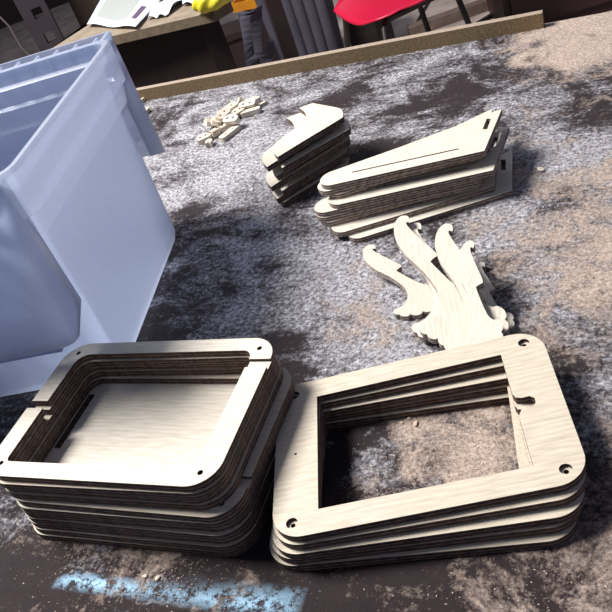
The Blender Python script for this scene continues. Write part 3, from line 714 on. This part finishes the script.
# red chair
def redshell():
    m, nt, b = mat('red_shell_plastic'); b.inputs['Base Color'].default_value = (.62, .012, .055, 1); b.inputs['Roughness'].default_value = .35; return m
M_RED = redshell(); M_BLK = noise_mat('black_metal', (.012, .008, .009), (.03, .02, .02), 20, .5)
SZ = -.40
pc = Vector((.80, 3.20, 0)); ca = R(-78)
chair = empty('red_chair', (pc.x, pc.y, FZ), ca); tag(chair, 'moulded red plastic chair on dark legs at the top of the picture', 'chair')
bm = bmesh.new(); NU, NV = 16, 20; g = []
for j in range(NV+1):
    v = j/NV; row = []
    for i in range(NU+1):
        u = i/NU*2-1
        if v < .55:
            t = v/.55; y = -.21+.40*t; z = .45-.022*math.sin(math.pi*t)-.055*max(0, .25-t)*4*.6+.03*u*u*(1)
            hw = .20+.03*math.sin(math.pi*t)-.05*max(0, .15-t)/.15
        else:
            t = (v-.55)/.45; y = .19+.05*math.sin(t*1.4)+.05*t-.06*u*u*t; z = .45+.36*t+.03*u*u*(1-t); hw = .20+.01*t-.07*t**4
        row.append(bm.verts.new((u*hw, y, z)))
    g.append(row)
for j in range(NV):
    for i in range(NU): bm.faces.new((g[j][i], g[j][i+1], g[j+1][i+1], g[j+1][i]))
sh = link('seat_shell', bm, M_RED, chair, smooth=180); s = sh.modifiers.new('t', 'SOLIDIFY'); s.thickness = .008
for sx in (-1, 1):
    for sy, yy in ((-1, -.20), (1, .22)):
        bm = bmesh.new(); tube(bm, [(sx*.14, yy*.6, .425), (sx*.17, yy*.8, .40), (sx*.21, yy*1.1, 0.0)], .012, 8); link('leg', bm, M_BLK, chair, smooth=60)
bm = bmesh.new(); box(bm, -.15, -.13, .405, .15, .13, .422); link('under_frame', bm, M_BLK, chair)
# dark box added for the shadow and black panel under the chair
p0 = at(356, 62, FZ); p1 = at(394, 54, FZ); an = math.atan2(p1.y-p0.y, p1.x-p0.x)
bm = bmesh.new(); prism(bm, [(0, 0), ((p1-p0).length*.72, 0), ((p1-p0).length, .1), ((p1-p0).length*.7, .30), (0, .30)], 0, .24)
tag(link('chair_shade_box', bm, [M_BLK, M_BLK], None, place(p0.x, p0.y, FZ, an)), 'low black box standing in for shadow and dark panel below the red chair', 'crate')

# plank and strips on the floor at the upper right
M_PLANK = noise_mat('brown_plank', (.10, .065, .055), (.20, .14, .12), 14, .7, stretch=(1, 8, 1))
def plank(px0, px1, z, w_, h_, m, name, lab, cat):
    A, B = at(*px0, z), at(*px1, z); an = math.atan2(B.y-A.y, B.x-A.x); L_ = (B-A).length
    bm = bmesh.new(); box(bm, 0, 0, 0, L_, w_, h_); tag(link(name, bm, m, None, place(A.x, A.y, z, an)), lab, cat)
plank((411, 38), (520, 0), FZ, .06, .05, M_PLANK, 'floor_plank', 'thick brown plank lying on the pale floor at the upper right', 'plank')
plank((398, 60), (436, -8), FZ, .012, .012, M_BLK, 'dark_rod', 'thin black rod on the pale floor, touching the end of the brown plank', 'rod')
plank((480, 26), (503, 12), FZ, .02, .02, M_BLK, 'short_batten', 'short dark batten on the floor right of the brown plank', 'batten')
# dark cabinet behind the right end of the table
M_MAROON = noise_mat('maroon_cabinet', (.030, .010, .012), (.055, .020, .022), 4, .6)
q0 = at(509, 42, FZ); cab = empty('dark_cabinet', (q0.x, q0.y, FZ), R(-12)); tag(cab, 'very dark maroon cabinet behind the right end of the chipboard strip', 'cabinet')
bm = bmesh.new(); box(bm, 0, 0, 0, 1.6, .6, .74); link('cabinet_body', bm, M_MAROON, cab)
for k in range(2):
    bm = bmesh.new(); box(bm, .03+k*.78, -.018, .05, .78+k*.78, -.001, .70); dr = link('door', bm, M_MAROON, cab)
    bm = bmesh.new(); box(bm, (.70 if k == 0 else .85), -.035, .35, (.715 if k == 0 else .865), -.018, .47); link('handle', bm, M_BLK, dr)
# slotted post and boards at the upper left
M_POST = noise_mat('purple_grey_post', (.030, .022, .030), (.046, .035, .045), 6, .6)
c = at(62, 60, -.35)
post = empty('slotted_post', (c.x, c.y, FZ)); tag(post, 'dull purple-grey post with two square holes at the upper left', 'post')
an = R(-8); bm = bmesh.new()
def vpt(x, y, base):
    nrm = Vector((0, 1, 0)); dd = ((x-306)/FOC)*_r2 - ((y-306)/FOC)*_U2 + _F; t = (base.y)/dd.y; return Vector((0, 0, CAM_H))+dd*t
h1, h2 = vpt(38, 12, c), vpt(50.5, 36, c)
def sq(P): return [(P.x-c.x+sx*.024, P.z-FZ+sz*.024) for sx, sz in ((-1, -1), (1, -1), (1, 1), (-1, 1))]
prism(bm, [(-.07, 0), (.055, 0), (.055, 1.9), (-.07, 1.9)], -.02, .02, [sq(h1), sq(h2)])
bm.transform(Matrix(((1, 0, 0, 0), (0, 0, -1, 0), (0, 1, 0, 0), (0, 0, 0, 1))))
link('post_body', bm, [M_POST, M_POST], post)
M_BRN = noise_mat('brown_boards', (.035, .022, .015), (.06, .04, .028), 5, .7, stretch=(6, 6, .5))
for k, (x0, x1, dy, hh) in enumerate([(-1.15, -.42, .20, 1.9), (.12, .30, .25, 1.9)]):
    bm = bmesh.new(); box(bm, c.x+x0, c.y+dy, FZ, c.x+x1, c.y+dy+.03, FZ+hh)
    tag(link('upright_board', bm, M_BRN), ['brown upright board at the far upper left corner, behind the pale cable', 'brown upright board between the slotted post and the printed sheet'][k], 'board')
bm = bmesh.new(); tube(bm, [vpt(x, y, c+Vector((0, .12, 0))) for x, y in ((-14, 8), (0, 17), (9, 26), (16, 38), (22, 48), (32, 58), (48, 70))], .005, 6)
tag(link('pale_cable', bm, noise_mat('cable_grey', (.16, .13, .13), (.2, .17, .17), 5, .6), smooth=60), 'thin pale cable hanging at the upper left corner', 'cable')
